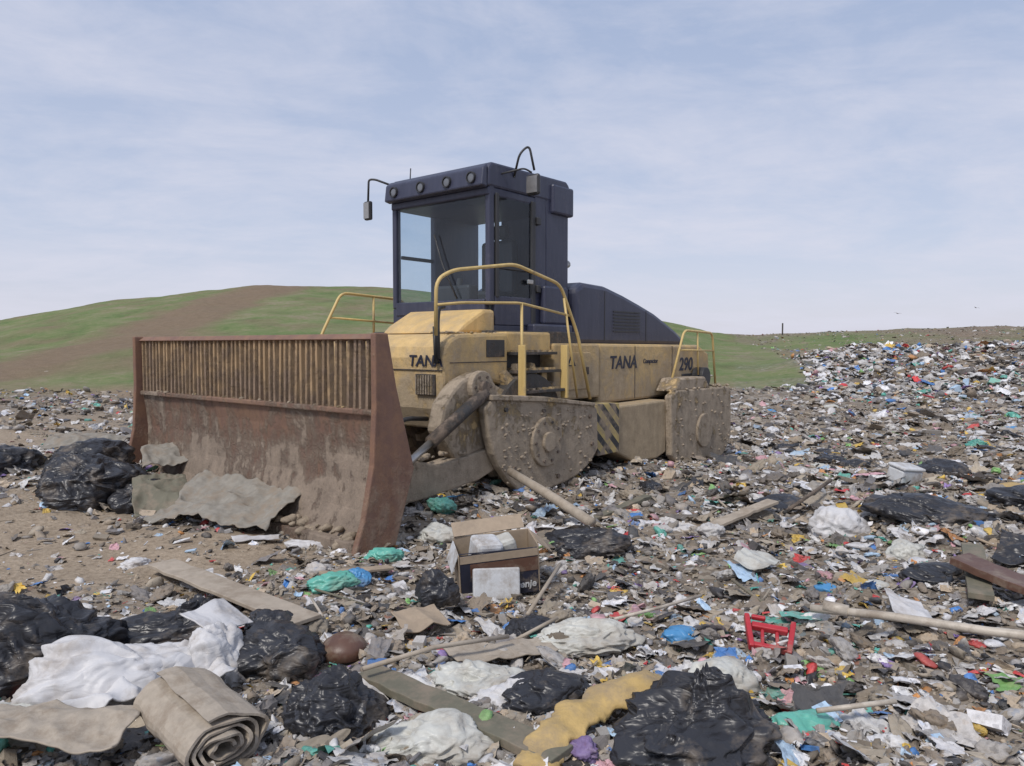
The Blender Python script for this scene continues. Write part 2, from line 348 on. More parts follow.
# ------------------------------------------------------------ REAR BODY
prism('rear_frame_body',[(4.71,.87),(4.71,1.72),(7.9,1.70),(8.3,1.55),(8.4,.87)],-1.3,1.34,'yellow',.04)
prism('engine_hood',[(4.6,1.71),(4.6,2.50),(4.8,2.60),(5.4,2.58),(5.9,2.48),(6.4,2.36),(6.9,2.23),(7.3,2.09),(7.65,1.96),(7.95,1.82),(8.05,1.69)],-1.02,1.02,'navy',.08)
bx('hood_seam_a',5.35,5.365,1.018,1.026,1.76,2.5,'black',0)
bx('hood_seam_b',6.6,6.615,1.018,1.026,1.76,2.25,'black',0)
bx('body_seam',5.7,5.71,1.338,1.346,.9,1.68,'dark',0)
bx('body_seam_b',6.9,6.91,1.338,1.346,.9,1.68,'dark',0)
for k in range(7): bx('hood_louvre_%d'%k,5.6,6.4,1.02,1.035,1.9+.05*k,1.92+.05*k,'black',0)
text('hood_lettering','TANA',(4.98,-1.345,1.36),(R90,0,0),.26,sx=1.1)
text('model_digits','290',(7.15,-1.345,1.28),(R90,0,0),.30,sx=1.1)
text('rear_stencil','Compactor',(5.95,-1.345,1.42),(R90,0,0),.10,mat='decal')
bx('rear_side_grille',7.25,8.15,1.34,1.36,.98,1.22,'black')
cyl('rear_air_tank',7.75,1.15,1.36,1.56,.17,'black')
prism('rear_fender',[(6.3,.98),(6.5,1.18),(7.4,1.18),(7.6,.98)],1.36,1.7,'mud',.03)
tb('exhaust_pipe',[(5.15,.35,2.55),(5.15,.35,2.78),(5.22,.35,2.9),(5.34,.35,2.95)],.06,'steel',.12)
bx('rear_bumper',8.38,8.6,-1.4,1.4,.3,.85,'mud')
# ------------------------------------------------------------ CAB
F0,B0=2.88,4.58;W=.9
def pillar(n,s0,s1,l0,l1,z0=1.85,z1=3.72): bx(n,s0,s1,l0,l1,z0,z1,'navy',.02)
pillar('cab_pillar_fl',F0,F0+.10,W-.08,W,2.2)
pillar('cab_pillar_fr',F0,F0+.10,-W,-W+.08,2.2)
pillar('cab_pillar_bl',4.05,B0,W-.10,W,1.45)
pillar('cab_pillar_br',3.62,B0,-W,-W+.10)
bx('cab_front_sill',F0-.01,F0+.08,-W+.08,W-.08,2.10,2.28,'navy')
bx('cab_floor',F0,B0,-W,W,1.86,1.95,'navy')
bx('cab_side_lower_left',F0+.10,4.05,W-.06,W+.004,1.95,2.32,'navy')
bx('cab_side_lower_right',F0+.10,3.62,-W,-W+.06,1.95,2.3,'navy')
bx('cab_front_lower_right',F0+.005,F0+.07,-W+.005,-.42,1.86,2.2,'navy')
bx('cab_back_wall',B0-.08,B0,-.28,W-.1,1.95,3.72,'navy')
bx('cab_back_lower',B0-.08,B0,-W+.1,-.28,1.95,2.45,'navy')
bx('cab_side_skirt',3.62,4.5,W,W+.14,1.40,1.98,'navy',.03)
bx('cab_side_box',3.9,4.45,W,W+.10,1.98,2.5,'navy',.03)
bx('door_frame_front',F0+.11,F0+.17,W-.02,W+.02,2.3,3.60,'black',.01)
bx('door_frame_back',3.72,3.80,W-.02,W+.02,1.95,3.60,'black',.01)
bx('door_frame_mid',F0+.17,3.72,W-.02,W+.02,2.66,2.72,'black',.01)
bx('door_hinge_a',3.80,3.88,W+.0,W+.05,2.4,2.5,'black',.01)
bx('door_hinge_b',3.80,3.88,W+.0,W+.05,3.3,3.4,'black',.01)
bx('door_handle',3.60,3.70,W+.02,W+.06,2.5,2.56,'steel',.01)
bx('door_side_panel',3.80,4.05,W-.06,W,1.95,3.72,'navy')
def pane(n,pts): mk(n,[(s,-l,z) for s,l,z in pts],[(0,1,2,3)],'glass',EM)
pane('windscreen_glass',[(F0+.03,-W+.08,2.28),(F0+.03,W-.08,2.28),(F0+.03,W-.08,3.62),(F0+.03,-W+.08,3.62)])
pane('door_glass',[(F0+.17,W-.01,2.32),(3.72,W-.01,2.32),(3.72,W-.01,3.62),(F0+.17,W-.01,3.62)])
pane('right_window_glass',[(F0+.10,-W+.03,2.3),(3.62,-W+.03,2.3),(3.62,-W+.03,3.62),(F0+.10,-W+.03,3.62)])
pane('rear_window_glass',[(B0-.04,-W+.1,2.45),(B0-.04,-.28,2.45),(B0-.04,-.28,3.62),(B0-.04,-W+.1,3.62)])
bx('right_door_bar',3.02,3.62,-W+.02,-W+.06,2.9,2.95,'black',.01)
prism('cab_roof',[(2.84,3.66),(2.86,3.9),(2.92,3.97),(4.52,3.99),(4.60,3.93),(4.60,3.70),(4.5,3.66)],-.91,.91,'navy',.03)
bx('roof_fascia_step',2.86,4.55,-.895,.895,3.56,3.665,'navy',.02)
prism('roof_visor',[(2.74,3.66),(2.77,3.88),(2.845,3.94),(2.845,3.64)],-.90,.90,'navy',.02)
bx('roof_air_box',4.15,4.64,.5,.955,3.50,3.9,'navy',.03)
def headlamp(n,s,l,z,r=.07):
    seg=20;V=[];F=[]
    for (ds,rr) in((0,r),(-.04,r),(-.04,r*.82)):
        for k in range(seg):
            a=2*math.pi*k/seg;V.append((s+ds,-(l+rr*math.cos(a)),z+rr*math.sin(a)))
    for i in range(2):
        for k in range(seg): F.append((i*seg+k,i*seg+(k+1)%seg,(i+1)*seg+(k+1)%seg,(i+1)*seg+k))
    mk(n+'_housing',V,F,'black',EM)
    V2=[(s-.025,-(l+r*.82*math.cos(2*math.pi*k/seg)),z+r*.82*math.sin(2*math.pi*k/seg)) for k in range(seg)]
    mk(n+'_lens',V2+[(s-.038,-l,z)],[(k,(k+1)%seg,seg) for k in range(seg)],'lens',EM,smooth=True)
for i,l in enumerate((-.70,-.18,.30,.72)): headlamp('work_light_%d'%i,2.76,l,3.77)
bx('seat_base',3.6,4.1,-.3,.3,1.95,2.45,'black',.05)
bx('seat_back',4.05,4.22,-.3,.3,2.4,3.2,'black',.06)
bx('seat_headrest',4.08,4.2,-.15,.15,3.22,3.42,'black',.05)
tb('steering_column',[(3.15,0,1.95),(3.3,0,2.6)],.04,'black')
bx('console',3.1,3.3,-.3,.35,2.0,2.5,'black',.04)
tb('wiper',[(2.87,.35,2.3),(2.86,.1,2.75),(2.86,-.05,3.15)],.012,'black')
tb('mirror_arm_right',[(2.9,-.88,3.90),(2.76,-1.1,4.0),(2.7,-1.17,4.0),(2.7,-1.19,3.66)],.015,'black',.08)
bx('mirror_right',2.67,2.73,-1.25,-1.12,3.44,3.70,'black',.02)
bx('mirror_right_face',2.658,2.669,-1.24,-1.13,3.46,3.68,'steel',0)
tb('mirror_arm_left',[(3.35,.91,3.85),(3.3,1.04,4.12),(3.42,1.10,4.24),(3.45,1.16,3.92)],.015,'black',.08)
tb('mirror_arm_left_b',[(3.1,.91,3.85),(3.32,1.10,3.93),(3.4,1.16,3.88)],.012,'black',.05)
bx('mirror_left',3.40,3.47,1.06,1.26,3.60,3.87,'black',.04)
bx('mirror_left_face',3.388,3.399,1.08,1.24,3.63,3.84,'steel',0)
tb('aerial',[(2.95,-.6,3.96),(2.98,-.62,4.12)],.008,'black')
tb('handrail_front',[(1.42,1.42,1.8),(1.40,1.45,2.38),(1.65,1.45,2.50),(2.70,1.45,2.65),(3.62,1.45,2.47),(4.02,1.45,1.83),(4.32,1.45,.97)],.021,'rail',.14)
tb('handrail_mid',[(1.41,1.45,2.12),(1.8,1.45,2.16),(2.8,1.45,2.2),(3.84,1.45,2.08)],.016,'rail')
tb('handrail_post',[(2.83,1.45,2.2),(2.84,1.45,1.04)],.018,'rail')
tb('handrail_post_b',[(3.7,1.45,2.3),(4.0,1.46,1.0)],.016,'rail')
tb('handrail_right',[(2.0,-1.45,1.6),(2.08,-1.45,1.84),(2.42,-1.45,2.43),(3.6,-1.45,2.38),(3.6,-1.45,1.8)],.02,'rail',.12)
tb('handrail_right_mid',[(2.22,-1.45,2.08),(3.6,-1.45,2.02)],.016,'rail')
tb('handrail_right_post',[(3.0,-1.45,2.4),(3.0,-1.45,1.8)],.018,'rail')
bx('right_deck',2.75,3.8,-1.5,-1.11,1.72,1.8,'yellow')
tb('rear_rail',[(6.47,1.5,.9),(7.01,1.5,1.94),(8.09,1.5,1.91),(8.26,1.5,.9)],.02,'rail',.12)
tb('rear_rail_mid',[(6.86,1.5,1.62),(8.13,1.5,1.60)],.015,'rail')
tb('rear_rail_post',[(7.5,1.5,1.92),(7.55,1.5,1.2)],.015,'rail')
tb('brake_hose',[(1.5,1.2,.9),(1.0,1.3,.95),(.5,1.4,.6)],.025,'black',.3)
def clod(n,pts):
    V=[];F=[]
    for (s,l,z,r) in pts:
        bm=bmesh.new();bmesh.ops.create_icosphere(bm,subdivisions=2,radius=r);o=len(V)
        for v in bm.verts:
            k=1+.5*mn.noise(v.co*9/max(r*8,.3)+Vector((s*3,l*3,z*3)));V.append((s+v.co.x*k,-(l+v.co.y*k*.6),z+v.co.z*k*.6))
        F+=[tuple(q.index+o for q in f.verts) for f in bm.faces];bm.free()
    mk(n,V,F,'mud',EM,smooth=True)
cl=[]
for i in range(110):
    s=random.uniform(2.0,4.0);cl.append((s,random.uniform(1.4,1.74),1.10-(s-2)*.09,random.uniform(.012,.05)))
for i in range(120):
    s=random.uniform(2.15,4.0);cl.append((s,1.72,random.uniform(.1,.95),random.uniform(.01,.035)))
for i in range(80): cl.append((random.uniform(6.3,8.4),random.uniform(1.45,1.72),1.0,random.uniform(.012,.05)))
for i in range(70): cl.append((random.uniform(6.3,8.4),1.72,random.uniform(-.1,.9),random.uniform(.01,.04)))
for i in range(40): cl.append((random.uniform(.3,2.2),random.uniform(1.38,1.6),.55,random.uniform(.015,.05)))
for i in range(90): cl.append((random.uniform(-.28,-.1),random.uniform(-2.1,2.1),random.uniform(.0,.12),random.uniform(.02,.09)))
for i in range(40): cl.append((random.uniform(1.72,2.6),random.uniform(.96,1.33),1.84,random.uniform(.01,.03)))
for i in range(70): cl.append((random.uniform(-.03,.06),random.uniform(-2.1,2.1),1.155,random.uniform(.01,.03)))
clod('mud_clods',cl)

# ------------------------------------------------------------ TERRAIN
NA,NR=760,620
ang=np.radians(np.linspace(-88,88,NA));rad=2.0*np.power(330.0,np.linspace(0,1,NR))
A,Rr=np.meshgrid(ang,rad,indexing='ij')
X=(Rr*np.sin(A));Y=(Rr*np.cos(A)-4.0)
Z=H(X,Y)
me=bpy.data.meshes.new('ground')
co=np.stack([X,Y,Z],-1).reshape(-1,3).astype(np.float32)
idx=np.arange(NA*NR).reshape(NA,NR)
q=np.stack([idx[:-1,:-1],idx[1:,:-1],idx[1:,1:],idx[:-1,1:]],-1).reshape(-1,4)[:,::-1]
def fastmesh(me,co,q,k,smooth=True):
    me.vertices.add(len(co));me.vertices.foreach_set('co',co.astype(np.float32).ravel())
    me.loops.add(len(q)*k);me.loops.foreach_set('vertex_index',q.astype(np.int32).ravel())
    me.polygons.add(len(q));me.polygons.foreach_set('loop_start',(np.arange(len(q))*k).astype(np.int32))
    me.polygons.foreach_set('loop_total',np.full(len(q),k,np.int32))
    sm_=smooth if isinstance(smooth,np.ndarray) else np.full(len(q),smooth)
    me.polygons.foreach_set('use_smooth',sm_.astype(bool));me.update(calc_edges=True);me.validate()
fastmesh(me,co,q,4)
Dm=np.maximum(Y,1);U=X/Dm
g=sm(.02,-.02,U-(.465-.0025*Dm)+fbm(X*.15,Y*.15,3,60)*.10)*sm(23.5,27,Dm+fbm(X*.3,Y*.3,3,61)*5)
track=np.exp(-((X+21.5+fbm(Y*.1,X*.05,3,62)*4)/3.4)**4)
track2=.8*np.exp(-((Y-47-X*.25+fbm(X*.1,Y*.1,3,66)*6)/1.6)**4)*sm(-26,-30,X)+.7*np.exp(-((Y-31-X*.1+fbm(X*.1,Y*.1,3,69)*8)/1.8)**4)*sm(-10,-16,X)
brk=np.clip(.82+fbm(X*.45,Y*.45,4,90)*2.0,0,1)
tmask=np.clip(track*1.1+fbm(X*.8,Y*.8,3,91)*.8*(track>.05),0,1)
g=g*(1-tmask*.97)*(1-track2*.85)*brk
g2=np.exp(-(((U-.54)/.10)**2+((Dm-44)/6)**2))*.95+.8*np.exp(-(((U-.42)/.07)**2+((Dm-55)/8)**2))
g=np.clip(g+g2+.45*(Dm>42)*(U>.2)*np.clip(.5+fbm(X*.2,Y*.2,3,93)*3,0,1),0,1)
s_=soil(X,Y);s_=np.where(Dm>24,1.0,s_)
s_=np.where((Dm>20)&(Dm<=24)&(U<.25),.4,s_)
s_=np.where((Dm>24)&(U>.3),np.where(Dm>38,.55,0.),s_)
col=np.stack([g,s_,sm(12,32,Dm),np.ones_like(g)],-1).reshape(-1,4).astype(np.float32)
ca=me.color_attributes.new('zone','FLOAT_COLOR','POINT');ca.data.foreach_set('color',col.ravel())
gob=bpy.data.objects.new('ground',me);sc.collection.objects.link(gob)
m,nt,b=nm('landfill_ground');L=nt.links
at=N(nt,'ShaderNodeAttribute',attribute_name='zone');sp=nt.nodes.new('ShaderNodeSeparateColor');L.new(at.outputs['Color'],sp.inputs[0])
tc=nt.nodes.new('ShaderNodeTexCoord');O=tc.outputs['Object']
def noi(s,d=6.,r=.65):
    n=N(nt,'ShaderNodeTexNoise',Scale=s,Detail=d,Roughness=r);L.new(O,n.inputs['Vector']);return n.outputs[0]
a1=noi(.35);a2=noi(2.5,8.);a3=noi(22.,6.)
def vor(s):
    v=N(nt,'ShaderNodeTexVoronoi',Scale=s);L.new(O,v.inputs['Vector']);sp2=nt.nodes.new('ShaderNodeSeparateColor');L.new(v.outputs['Color'],sp2.inputs[0]);return sp2.outputs[0],v.outputs['Distance']
TR=[(0,(.05,.045,.042)),(.14,(.15,.12,.095)),(.4,(.23,.19,.15)),(.62,(.32,.28,.23)),(.8,(.18,.165,.15)),(.88,(.42,.40,.38)),(.95,(.55,.54,.53)),(.975,(.12,.20,.24)),(.988,(.35,.12,.08))]
v1,d1=vor(28.);v2,d2=vor(7.)
r1=ramp(nt,TR,'CONSTANT');L.new(v1,r1.inputs[0]);r2=ramp(nt,TR,'CONSTANT');L.new(v2,r2.inputs[0])
tr=mixc(nt,sp.outputs[2],r1.outputs[0],r2.outputs[0])
dirt=ramp(nt,[(.3,(.13,.105,.08)),(.5,(.24,.20,.155)),(.7,(.34,.29,.23))]);L.new(a2,dirt.inputs[0])
tr=mixc(nt,.45,tr,dirt.outputs[0])
so=ramp(nt,[(.3,(.24,.19,.14)),(.5,(.36,.295,.225)),(.72,(.46,.385,.30))]);L.new(a3,so.inputs[0])
so2=mixc(nt,a2,(.60,.58,.55),(1.25,1.22,1.18));so_=mixc(nt,1.,so.outputs[0],so2,'MULTIPLY')
so_=mixc(nt,sp.outputs[2],so_,mixc(nt,1.,so_,(.60,.55,.50),'MULTIPLY'))
c=mixc(nt,sp.outputs[1],tr,so_)
gr=ramp(nt,[(.38,(.085,.12,.042)),(.46,(.13,.18,.065)),(.53,(.18,.20,.09)),(.61,(.26,.225,.15))])
a4=noi(9.,8.,.75)
L.new(math_(nt,'ADD',math_(nt,'MULTIPLY',a1,.45),math_(nt,'ADD',math_(nt,'MULTIPLY',a2,.25),math_(nt,'MULTIPLY',a4,.3))),gr.inputs[0])
c=mixc(nt,sp.outputs[0],c,gr.outputs[0]);L.new(c,b.inputs['Base Color']);b.inputs['Roughness'].default_value=.95
b.inputs['Specular IOR Level'].default_value=.2
bump(nt,b,math_(nt,'ADD',a3,math_(nt,'MULTIPLY',v1,.5)),.8,.03)
me.materials.append(m)

# ------------------------------------------------------------ RUBBISH MASS
def tmpl_ball(seed,amp=.35,sub=2):
    bm=bmesh.new();bmesh.ops.create_icosphere(bm,subdivisions=sub,radius=1)
    v=np.array([p.co[:] for p in bm.verts]);f=np.array([[q.index for q in x.verts] for x in bm.faces]);bm.free()
    r=np.random.default_rng(seed);v=v*(1+amp*r.normal(size=(len(v),1)))
    return v,f
def tmpl_crumple(seed):
    bm=bmesh.new();bmesh.ops.create_icosphere(bm,subdivisions=4,radius=1);o=Vector((seed*4.1,seed*2.3,seed))
    for v in bm.verts:
        p=v.co.copy();q=p+Vector((mn.noise(p*2+o),mn.noise(p*2-o),mn.noise(p*2.2+o*2)))*.7
        v.co=p*(1+.45*mn.noise(p*1.3+o)+.30*(.5-abs(mn.noise(q*2.0+o))*2)+.16*(.5-abs(mn.noise(q*4.5-o))*2))
    v=np.array([p.co[:] for p in bm.verts]);f=np.array([[q.index for q in x.verts] for x in bm.faces]);bm.free();return v,f
def tmpl_cloth(seed,n=14):
    r=np.random.default_rng(seed);V=[];o=Vector((seed*3.7,seed*1.9,seed));f=[]
    asp=r.uniform(.45,1.)
    for i in range(n):
        for j in range(n):
            a=i/(n-1)*2-1;b_=(j/(n-1)*2-1)
            e=1+.45*mn.noise(Vector((a*1.5,b_*1.5,seed)))
            p=Vector((a*1.3,b_*1.3,0))+o
            z=.30*mn.noise(p)+.30*(.5-abs(mn.noise(p*1.7))*2)+.14*(.5-abs(mn.noise(p*4))*2)
            V.append((a*e,b_*e*asp,z))
    for i in range(n-1):
        for j in range(n-1): k=i*n+j;f+=[[k,k+n,k+n+1],[k,k+n+1,k+1]]
    return np.array(V),np.array(f)
def tmpl_sheet(seed,n=5,amp=.22):
    r=np.random.default_rng(seed);g=np.linspace(-1,1,n);a,b_=np.meshgrid(g,g,indexing='ij')
    v=np.stack([a,b_,np.zeros_like(a)],-1).reshape(-1,3)
    v[:,:2]+=r.normal(size=(n*n,2))*.16;v[:,2]=r.normal(size=n*n)*amp+.3*np.sin(v[:,0]*r.uniform(1,3)+r.uniform(0,6))
    f=[]
    for i in range(n-1):
        for j in range(n-1):
            k=i*n+j
            if (i in(0,n-2) and j in(0,n-2)) and r.random()<.5:
                f.append([k,k+n,k+n+1]) if r.random()<.5 else f.append([k+1,k,k+n]);continue
            f+=[[k,k+n,k+n+1],[k,k+n+1,k+1]]
    return v,np.array(f)
def tmpl_box(seed):
    r=np.random.default_rng(seed);v,f=boxvf((-1,-.7,-.12 if seed%3 else -.5),(1,.7,.12 if seed%3 else .5));v=np.array(v)+r.normal(size=(8,3))*.09
    t=[]
    for q_ in f: t+=[[q_[0],q_[1],q_[2]],[q_[0],q_[2],q_[3]]]
    return v,np.array(t)
def tmpl_bottle(seed):
    pr=[(-1,.0),(-1,.28),(-.2,.30),(.35,.28),(.62,.13),(.8,.11),(.8,0)]
    if seed%2: pr=[(-.6,0),(-.6,.33),(.6,.45),(.55,.40),(-.5,.28),(-.5,0)]
    r=np.random.default_rng(seed);v=[];f=[];S=9
    for x,rr in pr:
        for k in range(S):
            a=2*math.pi*k/S;v.append((x,rr*math.cos(a)*(1+.2*r.normal()*.5),rr*math.sin(a)*.8))
    for i in range(len(pr)-1):
        for k in range(S):
            a,b_,c_,d_=i*S+k,i*S+(k+1)%S,(i+1)*S+(k+1)%S,(i+1)*S+k;f+=[[a,b_,c_],[a,c_,d_]]
    return np.array(v),np.array(f)
def tmpl_strip(seed):
    r=np.random.default_rng(seed);n=9;v=[];f=[];a=0;p=np.zeros(3);
    for i in range(n):
        a+=r.normal()*.5;p=p+np.array([math.cos(a),math.sin(a),0])*.25;w=r.uniform(.06,.16)
        z=r.normal()*.08
        v+=[(p[0]-math.sin(a)*w,p[1]+math.cos(a)*w,z+r.normal()*.05),(p[0]+math.sin(a)*w,p[1]-math.cos(a)*w,z+r.normal()*.05)]
    for i in range(n-1): k=2*i;f+=[[k,k+1,k+3],[k,k+3,k+2]]
    v=np.array(v);v-=v.mean(0);return v,np.array(f)
def tmpl_stick(seed):
    v,f=boxvf((-1.6,-.07,-.05),(1.6,.07,.05));v=np.array(v)+np.random.default_rng(seed).normal(size=(8,3))*.02
    t=[]
    for q_ in f: t+=[[q_[0],q_[1],q_[2]],[q_[0],q_[2],q_[3]]]
    return v,np.array(t)
SMALL=([(tmpl_ball(i,.16),'ball') for i in range(7)]+[(tmpl_ball(20+i,.3,1),'rock') for i in range(3)]+[(tmpl_sheet(i,6,.12),'sheet') for i in range(12)]
 +[(tmpl_box(i),'box') for i in range(6)]+[(tmpl_bottle(i),'bot') for i in range(4)]+[(tmpl_strip(i),'strip') for i in range(5)]+[(tmpl_stick(i),'stick') for i in range(3)],
 [.022]*7+[.020]*3+[.036]*12+[.016]*6+[.014]*4+[.020]*5+[.010]*3)
BIG=([(tmpl_crumple(i),'crumple') for i in range(9)]+[(tmpl_cloth(i),'cloth') for i in range(16)],[.035]*9+[.055]*16)
PAL=np.array([
 (.24,.195,.15,.9,9),(.31,.265,.205,.9,10),(.17,.14,.105,.9,7),(.38,.325,.25,.85,8),
 (.30,.28,.255,.8,11),(.45,.425,.40,.6,12),(.62,.61,.60,.5,13),(.78,.77,.78,.4,8),
 (.028,.028,.032,.38,8),(.07,.068,.068,.6,7),(.46,.37,.27,.8,6),(.19,.18,.18,.6,6),
 (.10,.38,.31,.4,1.9),(.07,.21,.50,.4,1.9),(.40,.54,.68,.4,2.2),(.52,.05,.05,.4,1.7),(.64,.43,.08,.5,1.7),(.60,.34,.37,.5,1.5),(.20,.39,.13,.5,1.),(.25,.17,.38,.5,.9),(.52,.24,.08,.6,1.2)])
def build_mass(name,N_,Dr,ur,sr,mud=.45,logp=1.0,white=1.,dens=True,lift=.1,mat=None,tset=SMALL,band=None,blk=1.,colr=1.):
    D=Dr[0]*np.power(Dr[1]/Dr[0],RNG.random(N_)**logp);u=RNG.uniform(ur[0],ur[1],N_)
    x=u*D;y=D+RNG.normal(size=N_)*.05
    keep=np.ones(N_,bool)
    if dens:
        keep&=RNG.random(N_)>soil(x,y)*(.90 if tset is SMALL else 1.0)
        cl=fbm(x*.5,y*.5,3,80);keep&=RNG.random(N_)<np.clip(.95+cl*1.6,.3,1)
    if band is not None: keep&=RNG.random(N_)<band(x,y)
    dm=np.maximum(y,1);uu=x/dm
    gm=(uu<.465-.0025*dm)&(dm>25)
    keep&=~(gm&(RNG.random(N_)<.995))
    x,y=x[keep],y[keep];n=len(x)
    s=sr[0]*np.power(sr[1]/sr[0],RNG.random(n)**1.7)
    z=H(x,y)
    w=PAL[:,4].copy();w[5:8]*=white;w[8:10]*=blk;w[12:]*=colr;w/=w.sum()
    pc=RNG.choice(len(PAL),n,p=w);C=PAL[pc,:4].copy()
    C[:,:3]*=RNG.uniform(.75,1.2,(n,1))
    mf=np.clip(RNG.normal(mud,.25,n),0,.95)[:,None]*np.where(pc[:,None]>=12,.5,1)
    C[:,:3]=C[:,:3]*(1-mf*.6)+np.array([.26,.215,.17])*mf*.6
    TT,Wt=tset;Wt=np.array(Wt);Wt=Wt/Wt.sum()
    tt=RNG.choice(len(TT),n,p=Wt)
    VV=[];FF=[];CC=[];SS=[];off=0
    for ti,((tv,tf),kind) in enumerate(TT):
        k=np.where(tt==ti)[0]
        if len(k)==0: continue
        m_=len(k);yaw=RNG.uniform(0,6.283,m_);sd={'ball':.5,'rock':1.5,'sheet':.33,'box':.3,'bot':.25,'strip':.28,'stick':.15,'crumple':.4,'cloth':.26}[kind]
        tx=RNG.normal(size=m_)*sd;ty=RNG.normal(size=m_)*sd
        sc3=s[k][:,None]*RNG.uniform(.55,1.25,(m_,3))
        if kind=='ball': sc3*=np.array([1,.8,.45])
        if kind=='crumple': sc3*=np.array([1,.75,.40])
        if kind=='cloth': sc3*=np.array([1.25,1.1,.55])
        if kind=='rock': sc3*=.5
        if kind=='bot': sc3[:,1:]=sc3[:,1:2]*1.; sc3=np.minimum(sc3,.13)
        if kind in('strip','stick'): sc3*=1.3
        P=tv[None]*sc3[:,None,:]
        cx,sx=np.cos(tx)[:,None],np.sin(tx)[:,None];y1=P[...,1]*cx-P[...,2]*sx;z1=P[...,1]*sx+P[...,2]*cx
        cy,sy=np.cos(ty)[:,None],np.sin(ty)[:,None];x2=P[...,0]*cy+z1*sy;z2=-P[...,0]*sy+z1*cy
        cz_,sz_=np.cos(yaw)[:,None],np.sin(yaw)[:,None];x3=x2*cz_-y1*sz_;y3=x2*sz_+y1*cz_
        zz=z[k]+s[k]*RNG.uniform(-.1,.35+lift,m_)
        Q=np.stack([x3+x[k][:,None],y3+y[k][:,None],z2+zz[:,None]],-1)
        nv=tv.shape[0]
        VV.append(Q.reshape(-1,3));FF.append((tf[None]+(np.arange(m_)*nv)[:,None,None]+off).reshape(-1,3))
        cc=np.repeat(C[k][:,None,:],nv,1)
        if kind not in('crumple','cloth'): cc[...,:3]*=RNG.uniform(.85,1.1,(m_,nv,1))
        CC.append(cc.reshape(-1,4))
        SS.append(np.full(m_*len(tf),kind in('ball','bot','crumple','cloth')));off+=m_*nv
    V=np.concatenate(VV);Fc=np.concatenate(FF);Cc=np.concatenate(CC).astype(np.float32);S_=np.concatenate(SS)
    me=bpy.data.meshes.new(name);fastmesh(me,V,Fc,3,S_)
    ca=me.color_attributes.new('piece','FLOAT_COLOR','POINT');ca.data.foreach_set('color',Cc.ravel())
    me.materials.append(mat);ob=bpy.data.objects.new(name,me);sc.collection.objects.link(ob)
    print(name,n,len(V));return ob
m,nt,b=nm('mixed_rubbish');L=nt.links
at=N(nt,'ShaderNodeAttribute',attribute_name='piece')
tc=nt.nodes.new('ShaderNodeTexCoord')
n1=N(nt,'ShaderNodeTexNoise',Scale=9.,Detail=8.,Roughness=.7);L.new(tc.outputs['Object'],n1.inputs['Vector'])
n2=N(nt,'ShaderNodeTexNoise',Scale=60.,Detail=5.,Roughness=.7);L.new(tc.outputs['Object'],n2.inputs['Vector'])
r=ramp(nt,[(.52,(0,0,0)),(.68,(1,1,1))]);L.new(n1.outputs[0],r.inputs[0])
c=mixc(nt,math_(nt,'MULTIPLY',r.outputs[0],.5),at.outputs['Color'],(.24,.195,.15))
c2=mixc(nt,n2.outputs[0],(.65,.65,.65),(1.35,1.35,1.35));c=mixc(nt,1.,c,c2,'MULTIPLY')
vv=N(nt,'ShaderNodeTexVoronoi',Scale=45.);L.new(tc.outputs['Object'],vv.inputs['Vector'])
sp=nt.nodes.new('ShaderNodeSeparateColor');L.new(vv.outputs['Color'],sp.inputs[0])
pr=ramp(nt,[(0,(.35,.35,.37)),(.08,(1,1,1)),(.92,(1.0,.9,.8)),(.96,(.6,.75,1.))],'CONSTANT');L.new(sp.outputs[0],pr.inputs[0])
c=mixc(nt,.45,c,pr.outputs[0],'MULTIPLY')
L.new(c,b.inputs['Base Color']);L.new(at.outputs['Alpha'],b.inputs['Roughness'])
bump(nt,b,n2.outputs[0],.5,.01)
RM=m
build_mass('landfill_rubbish',34000,(2.0,6.5),(-.95,.95),(.009,.058),.30,.8,mat=RM)
build_mass('landfill_rubbish.001',34000,(6.,15.),(-.9,.9),(.016,.09),.33,white=1.3,mat=RM)
build_mass('landfill_rubbish.002',22000,(14.,30.),(-.9,.95),(.035,.15),.45,mat=RM,blk=.8,white=1.3)
build_mass('crumpled_rubbish',1700,(2.2,7.),(-.9,.9),(.035,.11),.26,.8,white=1.4,blk=.6,mat=RM,tset=BIG)
build_mass('crumpled_rubbish.001',1500,(6.5,18.),(-.4,.9),(.06,.19),.30,mat=RM,tset=BIG,white=1.3,blk=1.1)
def bandf(x,y):
    u=x/np.maximum(y,1);return np.clip(sm(.33,.44,u+.006*(y-27))*sm(21,25,y+fbm(x*.2,y*.2,3,5)*6)*sm(38,32,y+fbm(x*.2,y*.2,3,6)*9)*(.85+fbm(x*.4,y*.4,3,7)*1.8),0,1)
build_mass('distant_rubbish',24000,(20.,39.),(.28,.95),(.05,.20),.05,white=3.2,dens=False,mat=RM,band=bandf,colr=2.2,lift=.5)
build_mass('distant_rubbish.001',3800,(36.,74.),(.26,1.0),(.05,.15),.85,white=.8,mat=RM,lift=0)

